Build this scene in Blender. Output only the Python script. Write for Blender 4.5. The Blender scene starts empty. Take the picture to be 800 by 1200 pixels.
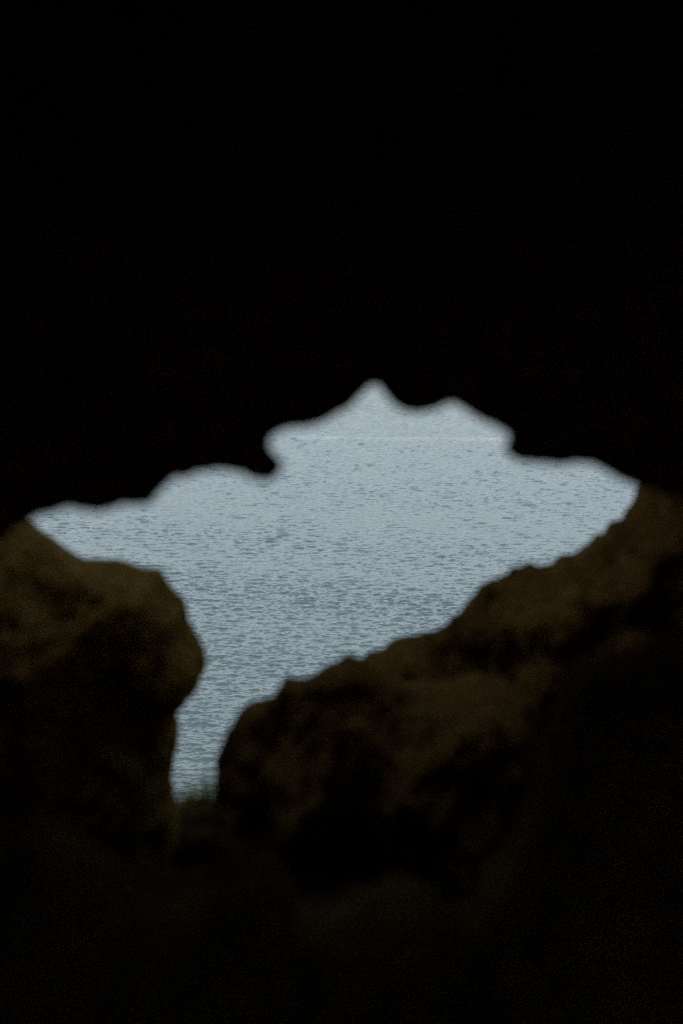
import bpy, bmesh, math, random
import numpy as np
from mathutils import Vector, noise
from mathutils.geometry import delaunay_2d_cdt

S = bpy.context.scene
COL = S.collection
R = math.radians
random.seed(7)
noise.seed_set(11)               # the same rock outline on every run

# ------------------------------------------------------------------ camera
EYE = 50.0                       # metres above the sea: a cave high in a cliff
PX = 1200 * 85 / 36.0            # focal length in photo pixels (85 mm upright)
HORIZON = 200.0                  # photo row of the (hidden) horizon
PITCH = math.atan((600 - HORIZON) / PX)
CAM = Vector((0, 0, EYE))
cd = bpy.data.cameras.new("camera")
cam = bpy.data.objects.new("camera", cd)
COL.objects.link(cam)
cam.location = CAM
cam.rotation_euler = (R(90) - PITCH, 0, 0)
cd.sensor_fit = 'VERTICAL'
cd.sensor_height = 36
cd.sensor_width = 24
cd.lens = 85
cd.clip_start = 0.05
cd.clip_end = 80000
cd.dof.use_dof = True
cd.dof.focus_distance = 300
cd.dof.aperture_fstop = 1.8
S.camera = cam

# ------------------------------------------------------------------ sky, sun, exposure
SUN_EL, SUN_AZ = 50.0, 205.0     # sun behind the cliff, azimuth clockwise from +Y
w = bpy.data.worlds.new("World")
S.world = w
w.use_nodes = True
wn = w.node_tree.nodes
wl = w.node_tree.links
sky = wn.new('ShaderNodeTexSky')
sky.sky_type = 'NISHITA'
sky.sun_disc = False
sky.sun_elevation = R(SUN_EL)
sky.sun_rotation = R(SUN_AZ)
sky.altitude = 0
sky.air_density = 1.0
sky.dust_density = 4.6
sky.ozone_density = 1.0
wn['Background'].inputs[1].default_value = 0.12
grey = wn.new('ShaderNodeHueSaturation')      # thin overcast: the same sky, greyer all over
grey.inputs['Saturation'].default_value = 0.6
grey.inputs['Hue'].default_value = 0.473
wl.new(sky.outputs[0], grey.inputs['Color'])
wl.new(grey.outputs[0], wn['Background'].inputs[0])
ld = bpy.data.lights.new("sun", 'SUN')
ld.energy = 0.8
ld.angle = R(15)
ld.color = (1.0, 0.95, 0.88)
sun = bpy.data.objects.new("sun", ld)
COL.objects.link(sun)
d = Vector((math.sin(R(SUN_AZ)) * math.cos(R(SUN_EL)), math.cos(R(SUN_AZ)) * math.cos(R(SUN_EL)), math.sin(R(SUN_EL))))
sun.rotation_euler = (-d).to_track_quat('-Z', 'Y').to_euler()
S.view_settings.view_transform = 'Standard'
S.view_settings.look = 'None'
S.view_settings.exposure = 1.34
S.view_settings.gamma = 1.0
S.render.engine = 'CYCLES'
S.cycles.use_denoising = False
S.cycles.filter_width = 1.0
S.cycles.max_bounces = 6
S.cycles.diffuse_bounces = 4
S.cycles.sample_clamp_indirect = 1.0

# ------------------------------------------------------------------ helpers
FWD = Vector((0, math.cos(PITCH), -math.sin(PITCH)))
UP = Vector((0, math.sin(PITCH), math.cos(PITCH)))


def at(px, py, Y):
    """photo pixel -> the world point on the upright plane y = Y"""
    v = FWD + Vector((1, 0, 0)) * ((px - 400) / PX) + UP * ((600 - py) / PX)
    return CAM + v * (Y / v.y)


def tag(o, label=None, cat=None, group=None, kind=None):
    if label: o['label'] = label
    if cat: o['category'] = cat
    if group: o['group'] = group
    if kind: o['kind'] = kind
    return o


def mesh_obj(name, verts, faces, mat, parent=None, smooth=True):
    me = bpy.data.meshes.new(name)
    me.from_pydata([tuple(v) for v in verts], [], faces)
    me.update()
    if smooth:
        me.polygons.foreach_set('use_smooth', [True] * len(me.polygons))
    me.materials.append(mat)
    o = bpy.data.objects.new(name, me)
    COL.objects.link(o)
    o.parent = parent
    return o


class NT:
    def __init__(s, m):
        s.t = m.node_tree

    def n(s, typ, ins=None, **kw):
        nd = s.t.nodes.new('ShaderNode' + typ)
        for k, v in kw.items():
            setattr(nd, k, v)
        for k, v in (ins or {}).items():
            if isinstance(v, bpy.types.NodeSocket):
                s.t.links.new(v, nd.inputs[k])
            else:
                nd.inputs[k].default_value = v
        return nd


def new_mat(name):
    m = bpy.data.materials.new(name)
    m.use_nodes = True
    m.node_tree.nodes.clear()
    return m, NT(m)


def rock_material(name, dark, mid, light):
    m, t = new_mat(name)
    co = t.n('NewGeometry').outputs['Position']
    n1 = t.n('TexNoise', {'Vector': co, 'Scale': 2.2, 'Detail': 8.0, 'Roughness': 0.62})
    n2 = t.n('TexNoise', {'Vector': co, 'Scale': 14.0, 'Detail': 6.0, 'Roughness': 0.65})
    mx = t.n('Math', {0: n1.outputs['Fac'], 1: n2.outputs['Fac']}, operation='ADD')
    mh = t.n('Math', {0: mx.outputs[0], 1: 0.5}, operation='MULTIPLY')
    cr = t.n('ValToRGB', {'Fac': mh.outputs[0]})
    e = cr.color_ramp.elements
    e[0].position, e[0].color = 0.36, (*dark, 1)
    e[1].position, e[1].color = 0.66, (*light, 1)
    k = e.new(0.5)
    k.color = (*mid, 1)
    vo = t.n('TexVoronoi', {'Vector': co, 'Scale': 9.0}, feature='F1')
    b1 = t.n('Bump', {'Height': n2.outputs['Fac'], 'Strength': 0.8, 'Distance': 0.05})
    b2 = t.n('Bump', {'Height': vo.outputs['Distance'], 'Strength': 0.4, 'Distance': 0.03, 'Normal': b1.outputs[0]})
    p = t.n('BsdfPrincipled', {'Base Color': cr.outputs[0], 'Roughness': 0.92, 'Normal': b2.outputs[0]})
    p.inputs['Specular IOR Level'].default_value = 0.0
    o = t.n('OutputMaterial', {'Surface': p.outputs[0]})
    return m


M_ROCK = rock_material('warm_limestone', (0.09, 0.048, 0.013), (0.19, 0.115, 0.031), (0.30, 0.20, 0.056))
M_ROCK_SHADE = rock_material('shaded_limestone', (0.036, 0.018, 0.005), (0.088, 0.047, 0.013), (0.165, 0.098, 0.027))  # same limestone as M_ROCK, with the weaker light put into its colour
M_FLOOR = rock_material('shaded_earth', (0.016, 0.009, 0.004), (0.032, 0.019, 0.008), (0.06, 0.038, 0.016))  # earth tone lowered to stand in for the shade in the gully
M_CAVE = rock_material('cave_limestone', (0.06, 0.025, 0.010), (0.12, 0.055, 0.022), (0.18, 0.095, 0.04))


def fbm(p, sc, octv=5, seed=0.0):
    q = Vector((p.x * sc + seed, p.y * sc + seed * 1.7, p.z * sc - seed))
    return noise.fractal(q, 1.0, 2.0, octv)


def ridged(p, sc, seed=0.0):
    q = Vector((p.x * sc + seed, p.y * sc - seed, p.z * sc + seed * 2.3))
    return noise.turbulence(q, 4, False)


def seg_dist(P, poly):
    """distance of each point of P (n,2) to a closed polygon"""
    best = np.full(len(P), 1e9)
    A = np.array(poly, float)
    B = np.roll(A, -1, 0)
    for a, b in zip(A, B):
        ab = b - a
        L = (ab ** 2).sum()
        if L < 1e-9:
            continue
        tt = np.clip(((P - a) @ ab) / L, 0, 1)
        best = np.minimum(best, np.sqrt(((P - a - tt[:, None] * ab) ** 2).sum(1)))
    return best


def inside(P, poly):
    A = np.array(poly, float)
    B = np.roll(A, -1, 0)
    c = np.zeros(len(P), bool)
    for a, b in zip(A, B):
        cond = (a[1] > P[:, 1]) != (b[1] > P[:, 1])
        xi = (b[0] - a[0]) * (P[:, 1] - a[1]) / (b[1] - a[1] + 1e-12) + a[0]
        c ^= cond & (P[:, 0] < xi)
    return c


def densify(poly, step, jit=0.0, rng=None):
    out = []
    n = len(poly)
    for i in range(n):
        a, b = np.array(poly[i], float), np.array(poly[(i + 1) % n], float)
        L = np.hypot(*(b - a))
        k = max(1, int(L / step))
        for j in range(k):
            p = a + (b - a) * j / k
            if jit:
                q = Vector((p[0] / 17.0, p[1] / 17.0, 4.0))
                p = p + rng.normal(0, jit * 0.6, 2) + jit * 1.7 * np.array(noise.noise_vector(q))[:2]
            out.append(p)
    return out


def rock_body(name, poly, Y, thick, Rpx, mat, step=9.0, coarse=None, bumps=(), rough=0.05, seed=0.0,
              back=None, jit=1.2, lean=0.0):
    """A solid rock: outline at distance Y with real thickness (metres) towards and away from the viewer.
    Rpx: how far from the outline (photo px) the body reaches its full thickness. bumps: (px, py, radius_px, metres)."""
    rng = np.random.default_rng(int(seed * 10) + 3)
    edge = densify(poly, step, jit, rng)
    E = np.array(edge)
    lo, hi = E.min(0), E.max(0)
    pts = []
    if coarse is None:
        coarse = (-60, 380, 880, 1220)
    fx0, fy0, fx1, fy1 = coarse
    gx, gy = np.meshgrid(np.arange(lo[0], hi[0], step), np.arange(lo[1], hi[1], step))
    G = np.stack([gx.ravel(), gy.ravel()], 1) + rng.uniform(-.3, .3, (gx.size, 2)) * step
    fine = (G[:, 0] > fx0) & (G[:, 0] < fx1) & (G[:, 1] > fy0) & (G[:, 1] < fy1)
    keep = fine | (rng.random(len(G)) < 0.06)
    G = G[keep]
    G = G[inside(G, E)]
    dd = seg_dist(G, E)
    G = G[dd > step * 0.5]
    P = np.vstack([E, G])
    ne = len(E)
    res = delaunay_2d_cdt([Vector(p) for p in P], [(i, (i + 1) % ne) for i in range(ne)], [], 1, 1e-4)
    V2 = np.array([tuple(v) for v in res[0]])
    F = [tuple(f) for f in res[2]]
    D = seg_dist(V2, E)
    u = np.clip(D / Rpx, 0, 1)
    prof = np.sqrt(np.clip(1 - (1 - u) ** 2, 0, 1))
    on_edge = D < 1e-2
    back = thick if back is None else back
    ext = np.zeros(len(V2))
    for (bx, by, br, bm) in bumps:
        ext += bm * np.exp(-((V2[:, 0] - bx) ** 2 + (V2[:, 1] - by) ** 2) / (2 * br * br))
    fr, bk, ed = [], [], {}
    verts = []
    idx_f, idx_b = [0] * len(V2), [0] * len(V2)
    for i, (x, y) in enumerate(V2):
        p = at(x, y, Y)
        tow = thick * prof[i] + ext[i] * min(1.0, prof[i] * 1.3)
        shape = prof[i]
        q = p - Vector((0, 1, 0)) * tow
        nz = fbm(q, 1.7, 3, seed) * rough * 2.2 + (ridged(q, 4.0, seed) - 0.55) * rough * 1.9 + fbm(q, 16.0, 3, seed + 5) * rough * 0.45
        dv = noise.voronoi(q * 3.1 + Vector((seed, 0, seed)), distance_metric='DISTANCE')[0]
        dw = noise.voronoi(q * 7.5 + Vector((0, seed, seed)), distance_metric='DISTANCE')[0]
        nz += (min(0.35, dv[1] - dv[0]) - 0.2) * rough * 1.6 - dv[0] * rough * 0.9 + (min(0.3, dw[1] - dw[0]) - 0.15) * rough * 0.9
        q.y -= nz * (0.25 + 0.75 * shape)
        q.y -= lean * (y - 700) / 100.0
        q.z += fbm(q, 6.0, 3, seed + 9) * rough * 0.25 * shape
        idx_f[i] = len(verts)
        verts.append(q)
        if on_edge[i]:
            idx_b[i] = idx_f[i]
        else:
            idx_b[i] = len(verts)
            b = p + Vector((0, 1, 0)) * (back * prof[i] + 0.03)
            b.y += fbm(b, 2.0, 3, seed + 3) * rough * 2 * shape
            verts.append(b)
    faces = []
    for f in F:
        a = tuple(idx_f[k] for k in f)
        b = tuple(idx_b[k] for k in reversed(f))
        faces.append(a)
        if set(a) != set(b):
            faces.append(b)
    o = mesh_obj(name, verts, faces, mat)
    bm = bmesh.new()
    bm.from_mesh(o.data)
    bmesh.ops.recalc_face_normals(bm, faces=bm.faces)
    bm.to_mesh(o.data)
    bm.free()
    return o


# ------------------------------------------------------------------ sea
def sea_material():
    m, t = new_mat('grey_sea_water')
    geo = t.n('NewGeometry').outputs['Position']
    mp = t.n('Mapping', {'Vector': geo, 'Scale': (1.3, 2.6, 2.6)})
    nz = t.n('TexNoise', {'Vector': mp.outputs[0], 'Scale': 1.0, 'Detail': 3.0, 'Roughness': 0.55})
    bp = t.n('Bump', {'Height': nz.outputs['Fac'], 'Strength': 0.6, 'Distance': 0.12})
    p = t.n('BsdfPrincipled', {'Base Color': (0.037, 0.053, 0.056, 1), 'Roughness': 0.05, 'IOR': 1.333, 'Normal': bp.outputs[0]})
    # a thin drift line of foam far out
    sx = t.n('SeparateXYZ', {'Vector': geo})
    fw = t.n('TexNoise', {'Vector': geo, 'Scale': 0.02, 'Detail': 5.0})
    wob = t.n('Math', {0: fw.outputs['Fac'], 1: 5.0}, operation='MULTIPLY')
    xs = t.n('Math', {0: sx.outputs['X'], 1: 0.075}, operation='MULTIPLY')
    s1 = t.n('Math', {0: sx.outputs['Y'], 1: xs.outputs[0]}, operation='ADD')
    s2 = t.n('Math', {0: s1.outputs[0], 1: wob.outputs[0]}, operation='ADD')
    s3 = t.n('Math', {0: s2.outputs[0], 1: 457.0}, operation='SUBTRACT')
    s4 = t.n('Math', {0: s3.outputs[0]}, operation='ABSOLUTE')
    fm = t.n('MapRange', {'Value': s4.outputs[0], 'From Min': 0.4, 'From Max': 4.5, 'To Min': 1.0, 'To Max': 0.0})
    br = t.n('TexNoise', {'Vector': geo, 'Scale': 0.12, 'Detail': 4.0})
    bm_ = t.n('MapRange', {'Value': br.outputs['Fac'], 'From Min': 0.35, 'From Max': 0.7, 'To Min': 0.0, 'To Max': 0.10})
    fac = t.n('Math', {0: fm.outputs[0], 1: bm_.outputs[0]}, operation='MULTIPLY')
    foam = t.n('BsdfDiffuse', {'Color': (0.7, 0.75, 0.77, 1)})
    mix = t.n('MixShader', {0: fac.outputs[0], 1: p.outputs[0], 2: foam.outputs[0]})
    t.n('OutputMaterial', {'Surface': mix.outputs[0]})
    return m


def build_sea():
    """one sheet to the horizon; real wind waves where the cave looks out"""
    rng = np.random.default_rng(12)
    rows = np.arange(1020, 420, -0.58)                       # finer rings where they matter
    fine_r = EYE / ((rows - HORIZON) / PX)
    rad = np.concatenate([[30, 60, 90, 115, 135, 150, 162], fine_r, [800, 1100, 1600, 2300, 3000, 4200, 6500, 10000, 20000, 45000]])
    half = R(10.5)
    az = np.concatenate([np.linspace(-half, half, 1080), np.linspace(half, 2 * math.pi - half, 80)[1:-1]])
    A, Q = np.meshgrid(az, rad)
    X = (Q * np.sin(A)).astype(np.float32)
    Y = (Q * np.cos(A)).astype(np.float32)
    dr = np.gradient(rad)[:, None].astype(np.float32)
    Z = np.zeros_like(X)
    # gusts: slow patches of stronger and weaker ripple
    G = np.zeros_like(X)
    for i in range(16):
        L = rng.uniform(25, 160)
        th = rng.normal(0, 0.5)
        k = 2 * math.pi / L
        G += np.sin(k * (0.45 * X * math.cos(th) + Y * math.sin(th + 1.2)) + rng.uniform(0, 6.28)).astype(np.float32)
    G = np.clip(1.0 + 0.05 * G, 0.55, 1.6)
    nw = 240
    for i in range(nw):
        L = 0.28 * (3.4 / 0.28) ** (i / (nw - 1)) * rng.uniform(0.93, 1.07)
        th = rng.normal(0, 0.75) + 0.12                     # crests lie mostly across the view
        k = 2 * math.pi / L
        slope = WAVE_SLOPE * min(1.0, L / 0.6) * (max(0.6, L) / 0.6) ** -0.5
        amp = slope / k
        ph = rng.uniform(0, 6.28)
        fade = np.clip((L / dr - 0.5) / 0.8, 0, 1)
        if fade.max() <= 0:
            continue
        w_ = amp * fade * np.sin(k * (X * math.sin(th) + Y * math.cos(th)) + ph, dtype=np.float32)
        Z += w_ * (G if L < 8 else 1.0)
    nr, na = X.shape
    co = np.stack([X, Y, Z], -1).reshape(-1, 3)
    co = np.vstack([co, [[0, 0, 0]]]).astype(np.float32)
    i0 = np.arange(nr - 1)[:, None] * na
    j = np.arange(na)[None, :]
    j1 = (j + 1) % na
    quads = np.stack([i0 + j, i0 + na + j, i0 + na + j1, i0 + j1], -1).reshape(-1, 4)
    cap = np.stack([np.full(na, nr * na), j[0], j1[0]], -1)
    me = bpy.data.meshes.new('sea')
    me.vertices.add(len(co))
    me.vertices.foreach_set('co', co.ravel())
    nl = quads.size + cap.size
    me.loops.add(nl)
    me.loops.foreach_set('vertex_index', np.concatenate([quads.ravel(), cap.ravel()]).astype(np.int32))
    npoly = len(quads) + len(cap)
    me.polygons.add(npoly)
    st = np.concatenate([np.arange(len(quads)) * 4, quads.size + np.arange(len(cap)) * 3]).astype(np.int32)
    me.polygons.foreach_set('loop_start', st)
    me.update(calc_edges=True)
    me.validate()
    me.polygons.foreach_set('use_smooth', np.ones(len(me.polygons), bool))
    # all faces must look up
    if me.polygons[0].normal.z < 0:
        me.flip_normals()
    me.materials.append(sea_material())
    o = bpy.data.objects.new('sea', me)
    COL.objects.link(o)
    tag(o, kind='structure')


WAVE_SLOPE = 0.034
build_sea()


# ------------------------------------------------------------------ cave
def floor_z(x, y):
    t = min(1, max(0, (y - 3.5) / 8.7))
    z = -1.72 - 1.50 * t
    if y > 12.2:
        z -= (y - 12.2) * 2.2 + (y - 12.2) ** 2 * 0.25
    return EYE + z


def floor_point(x, y):
    p = Vector((x, y, floor_z(x, y) - 0.02))
    k = 0.10 if y < 12.2 else 0.25
    p.z += fbm(p, 0.9, 4, 2.0) * k + (ridged(p, 2.5, 1.0) - 0.5) * 0.12 + fbm(p, 9, 3, 4.0) * 0.02
    p.z += 0.16 * max(0, abs(x) - 1.6) ** 2
    return p


def build_floor():
    xs = np.linspace(-6, 6, 110)
    ys = np.concatenate([np.linspace(-5, 4, 40), np.linspace(4.1, 13, 130), np.linspace(13.2, 24, 30)])
    v, f = [], []
    for y in ys:
        for x in xs:
            v.append(floor_point(x, y))
    n = len(xs)
    for j in range(len(ys) - 1):
        for i in range(n - 1):
            a = j * n + i
            f.append((a, a + 1, a + n + 1, a + n))
    tag(mesh_obj('cave_floor', v, f, M_FLOOR), kind='structure')


def build_cave_wall():
    """vault round the viewer, an added opening behind for fill light, ending at the hanging roof in front"""
    n = 56
    rings = []
    for y in np.linspace(-4.5, 7.2, 44):
        s = min(1.0, 0.28 + 0.72 * (y + 4.5) / 2.5)  # rear end left open, added to let in a dim fill light
        ring = []
        for k in range(n):
            a = 2 * math.pi * k / n
            c, sn = math.cos(a), math.sin(a)
            p = Vector((3.3 * s * abs(c) ** 0.8 * math.copysign(1, c), y, EYE - 0.2 + 2.9 * s * abs(sn) ** 0.8 * math.copysign(1, sn)))
            dd = fbm(p, 0.6, 4, 8.0) * 0.35 + (ridged(p, 1.8, 3.0) - 0.5) * 0.2
            p.x -= c * dd
            p.z -= sn * dd
            ring.append(p)
        rings.append(ring)
    v = [p for r in rings for p in r]
    f = []
    for j in range(len(rings) - 1):
        for k in range(n):
            a, b = j * n + k, j * n + (k + 1) % n
            f.append((a, b, b + n, a + n))
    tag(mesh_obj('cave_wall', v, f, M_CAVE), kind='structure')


LIP = [(-70, 655), (-20, 634), (8, 622), (30, 611), (52, 600), (80, 592), (96, 595), (112, 595), (128, 590), (145, 584), (162, 585),
       (176, 583), (184, 572), (192, 562), (202, 555), (220, 550), (240, 546), (262, 547), (284, 550), (304, 556), (319, 554),
       (329, 543), (331, 532), (324, 525), (317, 517), (318, 509), (328, 501), (340, 497), (364, 493), (384, 486), (397, 478),
       (412, 470), (423, 459), (434, 447), (443, 447), (452, 457), (462, 468), (474, 476), (494, 480), (512, 474), (527, 465),
       (538, 466), (548, 477), (565, 488), (584, 493), (594, 502), (597, 512), (590, 521), (600, 531), (618, 534), (640, 537),
       (662, 539), (684, 535), (698, 543), (712, 552), (730, 562), (752, 570), (778, 577), (810, 584), (850, 600)]


def build_roof():
    poly = [(x, y + (9 if 110 < x < 690 else 4)) for x, y in LIP] + [(880, 760), (900, 1100), (905, 1700), (2000, 1700), (2000, -1300), (-1200, -1300), (-1200, 1700), (-130, 1700), (-120, 1100), (-105, 800)]
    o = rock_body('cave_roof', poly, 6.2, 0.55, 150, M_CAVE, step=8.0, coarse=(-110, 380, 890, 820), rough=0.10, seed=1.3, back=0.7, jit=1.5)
    tag(o, kind='structure')


def build_cliff():
    """cliff face above and beside the cave mouth; its unseen overhang is shaped to dim the rocks"""
    v, f = [], []
    xs = np.linspace(-60, 60, 121)
    zs = np.concatenate([np.linspace(-7, 6, 40), np.linspace(6.5, 34, 40)])
    for z in zs:
        for x in xs:
            over = OVER_L + (OVER_R - OVER_L) / (1 + math.exp(-x / 1.2))
            side = max(0.0, min(1.0, (abs(x) - 2.6) / 1.4))
            y = 7.0 + max(0, min(z, 8.0) - 0.6) * over
            y = y + side * (12.6 - y) * (1 if z < 3 else max(0, 1 - (z - 3) / 5))
            p = Vector((x, y, EYE + z))
            p.y += fbm(p, 0.4, 5, 6.0) * 0.5 + (ridged(p, 1.2, 2.0) - .5) * 0.3
            v.append((p, z < 0.5 and abs(x) < 2.3))
    n = len(xs)
    hole = [h for _, h in v]
    v = [p for p, _ in v]
    for j in range(len(zs) - 1):
        for i in range(n - 1):
            q = (j * n + i, j * n + i + 1, (j + 1) * n + i + 1, (j + 1) * n + i)
            if any(hole[k] for k in q):
                continue
            f.append(q)
    # cliff top running back from the edge
    b = len(v)
    for i, x in enumerate(xs):
        v.append(Vector((x, -80, EYE + 34)))
    for i in range(n - 1):
        f.append(((len(zs) - 1) * n + i, (len(zs) - 1) * n + i + 1, b + i + 1, b + i))
    # lower cliff down to the sea
    b2 = len(v)
    for k, z in enumerate(np.linspace(-7, -EYE - 3, 30)):
        for x in xs:
            p = Vector((x, 12.6 + (-7 - z) * 0.22 if abs(x) > 2.6 else 13.4 + (-7 - z) * 0.22, EYE + z))
            if k:
                p.y += fbm(p, 0.3, 5, 6.0) * 1.0
            p.y += 0.0
            v.append(p)
    for j in range(29):
        for i in range(n - 1):
            a = b2 + j * n + i
            f.append((a, a + 1, a + n + 1, a + n))
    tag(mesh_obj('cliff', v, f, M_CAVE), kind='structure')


OVER_L, OVER_R = 0.12, 1.6  # unseen overhang, made deeper on the right to shade the rocks there
build_floor()
build_cave_wall()
build_roof()
build_cliff()

# ------------------------------------------------------------------ boulders
o = rock_body('boulder',
    [(-320, 560), (-160, 585), (-40, 602), (10, 612), (32, 617), (58, 636), (84, 655), (104, 660), (130, 661), (150, 665), (168, 672), (184, 676),
     (195, 684), (203, 697), (214, 708), (221, 718), (221, 732), (230, 750), (240, 764), (243, 780), (236, 800), (224, 818),
     (208, 836), (204, 846), (212, 860), (209, 874), (205, 890), (206, 905), (200, 922), (206, 950), (214, 1000), (222, 1060), (-320, 1080)],
    10.7, 0.75, 130, M_ROCK, step=6.0, rough=0.07, seed=2.1, back=0.8, jit=1.9,
    bumps=[(70, 690, 16, -0.10), (92, 708, 14, -0.16), (150, 700, 40, 0.10), (150, 790, 34, -0.22), (50, 750, 40, 0.10), (25, 670, 30, 0.06),
           (215, 775, 22, 0.12), (110, 840, 40, -0.12), (60, 880, 50, 0.1), (170, 900, 25, 0.08)], lean=0.10)
tag(o, 'big rounded brown boulder on the left with a pale lit top, beside the sea gap', 'boulder', 'boulders in the cave mouth')

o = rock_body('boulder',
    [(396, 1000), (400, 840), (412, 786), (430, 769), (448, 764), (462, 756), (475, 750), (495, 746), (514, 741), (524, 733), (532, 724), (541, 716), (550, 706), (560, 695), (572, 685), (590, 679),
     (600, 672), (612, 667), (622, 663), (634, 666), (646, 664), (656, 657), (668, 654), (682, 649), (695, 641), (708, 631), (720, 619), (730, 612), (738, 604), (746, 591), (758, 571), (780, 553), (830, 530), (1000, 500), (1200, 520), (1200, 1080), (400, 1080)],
    11.2, 0.95, 160, M_ROCK_SHADE, step=6.0, rough=0.10, seed=4.4, back=0.8, jit=1.9,
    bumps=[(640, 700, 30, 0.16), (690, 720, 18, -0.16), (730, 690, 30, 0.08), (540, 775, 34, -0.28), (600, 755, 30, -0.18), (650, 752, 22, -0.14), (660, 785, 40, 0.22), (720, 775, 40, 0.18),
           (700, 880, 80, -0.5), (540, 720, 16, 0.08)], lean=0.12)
tag(o, 'tall sloping rock on the right, climbing up to the cave roof', 'boulder', 'boulders in the cave mouth')

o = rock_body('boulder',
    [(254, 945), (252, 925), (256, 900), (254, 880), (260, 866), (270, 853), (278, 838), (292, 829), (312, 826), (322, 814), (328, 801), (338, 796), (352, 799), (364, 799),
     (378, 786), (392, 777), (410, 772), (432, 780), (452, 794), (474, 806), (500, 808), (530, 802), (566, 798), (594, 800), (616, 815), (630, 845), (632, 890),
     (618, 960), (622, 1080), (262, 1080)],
    9.9, 0.62, 120, M_ROCK_SHADE, step=6.0, rough=0.11, seed=6.2, back=0.7, jit=1.9,
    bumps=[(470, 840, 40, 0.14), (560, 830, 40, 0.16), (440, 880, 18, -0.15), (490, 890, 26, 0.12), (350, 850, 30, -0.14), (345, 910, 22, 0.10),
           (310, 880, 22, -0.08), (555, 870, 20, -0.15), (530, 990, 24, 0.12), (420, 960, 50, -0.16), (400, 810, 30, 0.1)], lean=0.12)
tag(o, 'lumpy dark boulder in the middle, edging the narrow sea gap from the right', 'boulder', 'boulders in the cave mouth')

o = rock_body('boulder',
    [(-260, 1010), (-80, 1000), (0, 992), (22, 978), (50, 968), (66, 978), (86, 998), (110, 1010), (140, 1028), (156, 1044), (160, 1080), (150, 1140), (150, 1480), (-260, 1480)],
    5.1, 0.4, 90, M_ROCK_SHADE, step=7.0, rough=0.08, seed=8.5, back=0.5, coarse=(-60, 900, 880, 1240), lean=0.1)
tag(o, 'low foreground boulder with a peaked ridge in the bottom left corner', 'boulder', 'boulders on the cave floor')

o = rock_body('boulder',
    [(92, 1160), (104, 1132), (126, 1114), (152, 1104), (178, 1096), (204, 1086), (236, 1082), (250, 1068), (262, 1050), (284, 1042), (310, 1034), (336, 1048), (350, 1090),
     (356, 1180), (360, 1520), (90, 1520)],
    5.0, 0.32, 70, M_ROCK_SHADE, step=7.0, rough=0.075, seed=9.7, back=0.4, coarse=(-60, 900, 880, 1240), lean=0.08)
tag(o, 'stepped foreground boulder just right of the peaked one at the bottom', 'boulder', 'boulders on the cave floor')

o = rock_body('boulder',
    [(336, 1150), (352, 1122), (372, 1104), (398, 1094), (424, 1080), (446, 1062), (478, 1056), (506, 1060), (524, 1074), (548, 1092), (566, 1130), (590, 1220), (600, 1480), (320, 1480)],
    5.1, 0.30, 70, M_ROCK_SHADE, step=7.0, rough=0.075, seed=11.2, back=0.4, coarse=(-60, 900, 880, 1240), lean=0.08)
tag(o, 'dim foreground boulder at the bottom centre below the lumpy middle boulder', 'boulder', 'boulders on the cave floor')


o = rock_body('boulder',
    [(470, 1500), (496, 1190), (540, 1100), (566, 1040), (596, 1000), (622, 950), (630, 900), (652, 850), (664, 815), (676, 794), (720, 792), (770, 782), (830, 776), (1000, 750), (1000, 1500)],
    5.5, 0.4, 90, M_ROCK_SHADE, step=7.0, rough=0.08, seed=13.1, back=0.5, lean=0.06)
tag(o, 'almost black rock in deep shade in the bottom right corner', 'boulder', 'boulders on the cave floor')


o = rock_body('stone',
    [(204, 1000), (206, 962), (210, 944), (214, 938), (222, 934), (230, 942), (236, 952), (244, 966), (248, 1000)],
    11.8, 0.10, 18, M_ROCK_SHADE, step=4.0, rough=0.02, seed=15.3, back=0.10, jit=1.0)
tag(o, 'small dark stone between two grass tufts at the foot of the gap', 'stone')


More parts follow.
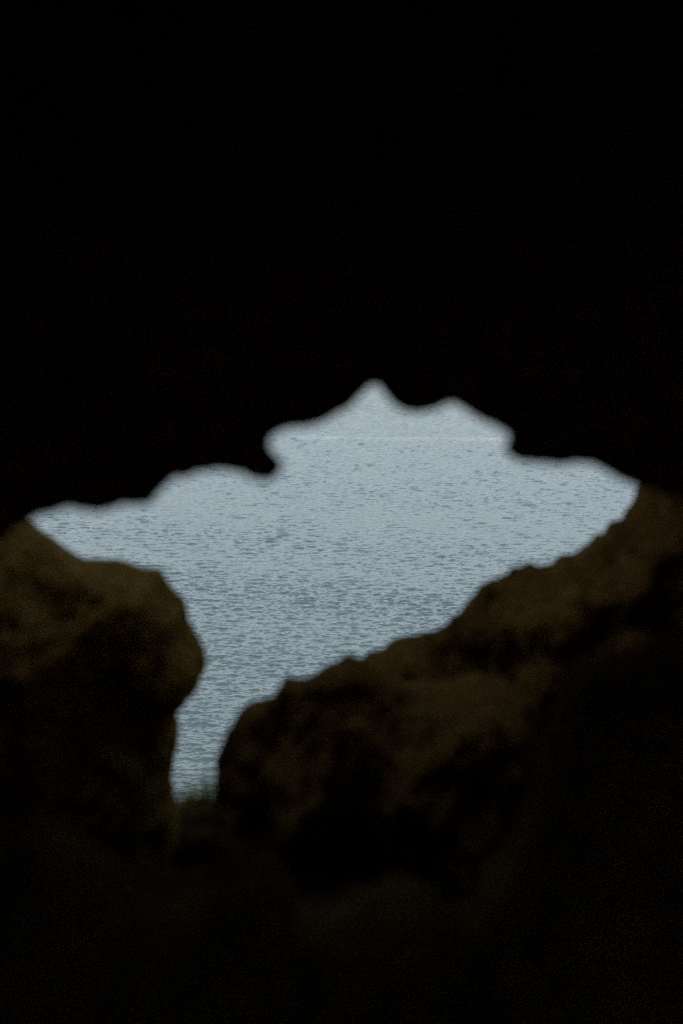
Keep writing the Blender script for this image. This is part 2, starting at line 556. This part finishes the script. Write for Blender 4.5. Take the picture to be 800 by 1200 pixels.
# ------------------------------------------------------------------ grass in the gap
def leaf_material():
    m, t = new_mat('dull_green_blade')
    co = t.n('NewGeometry').outputs['Position']
    n1 = t.n('TexNoise', {'Vector': co, 'Scale': 9.0, 'Detail': 3.0})
    cr = t.n('ValToRGB', {'Fac': n1.outputs['Fac']})
    cr.color_ramp.elements[0].position, cr.color_ramp.elements[0].color = 0.35, (0.08, 0.10, 0.016, 1)
    cr.color_ramp.elements[1].position, cr.color_ramp.elements[1].color = 0.65, (0.17, 0.20, 0.04, 1)
    p = t.n('BsdfPrincipled', {'Base Color': cr.outputs[0], 'Roughness': 0.6})
    tr = t.n('BsdfTranslucent', {'Color': cr.outputs[0]})
    mx = t.n('MixShader', {0: 0.55, 1: p.outputs[0], 2: tr.outputs[0]})
    t.n('OutputMaterial', {'Surface': mx.outputs[0]})
    return m


M_LEAF = leaf_material()


def grass_tuft(px, py, Y, n, h, spread, label, rnd):
    base = floor_point(at(px, py, Y).x, Y)
    root = bpy.data.objects.new('grass_tuft', None)
    COL.objects.link(root)
    root.location = base
    root.empty_display_size = 0.05
    tag(root, label, 'grass', 'grass tufts in the sea gap')
    for i in range(n):
        a = rnd.uniform(0, 2 * math.pi)
        ln = h * (rnd.uniform(0.3, 0.75) if rnd.random() < 0.8 else rnd.uniform(0.75, 1.15))
        bend = rnd.uniform(0.2, 1.1) * ln
        wd = rnd.uniform(0.003, 0.007)
        o0 = Vector((rnd.gauss(0, spread), rnd.gauss(0, spread * 0.8), -0.05))
        dr = Vector((math.cos(a), math.sin(a), 0))
        sd = Vector((-math.sin(a), math.cos(a), 0))
        vs, fs = [], []
        for k in range(6):
            t = k / 5
            c = o0 + dr * (bend * t * t * 0.7) + Vector((0, 0, ln * (t - 0.35 * t * t)))
            ww = wd * (1 - t) ** 0.7 + 0.0006
            vs += [c - sd * ww, c + sd * ww + Vector((0, 0, 0.002))]
        for k in range(5):
            fs.append((2 * k, 2 * k + 1, 2 * k + 3, 2 * k + 2))
        mesh_obj('blade', vs, fs, M_LEAF, root)


rnd = random.Random(5)
grass_tuft(204, 962, 12.12, 60, 0.28, 0.035, 'small green grass tuft against the left boulder at the foot of the gap', rnd)
grass_tuft(238, 966, 12.12, 130, 0.34, 0.070, 'fuller green grass tuft on the right at the foot of the gap', rnd)
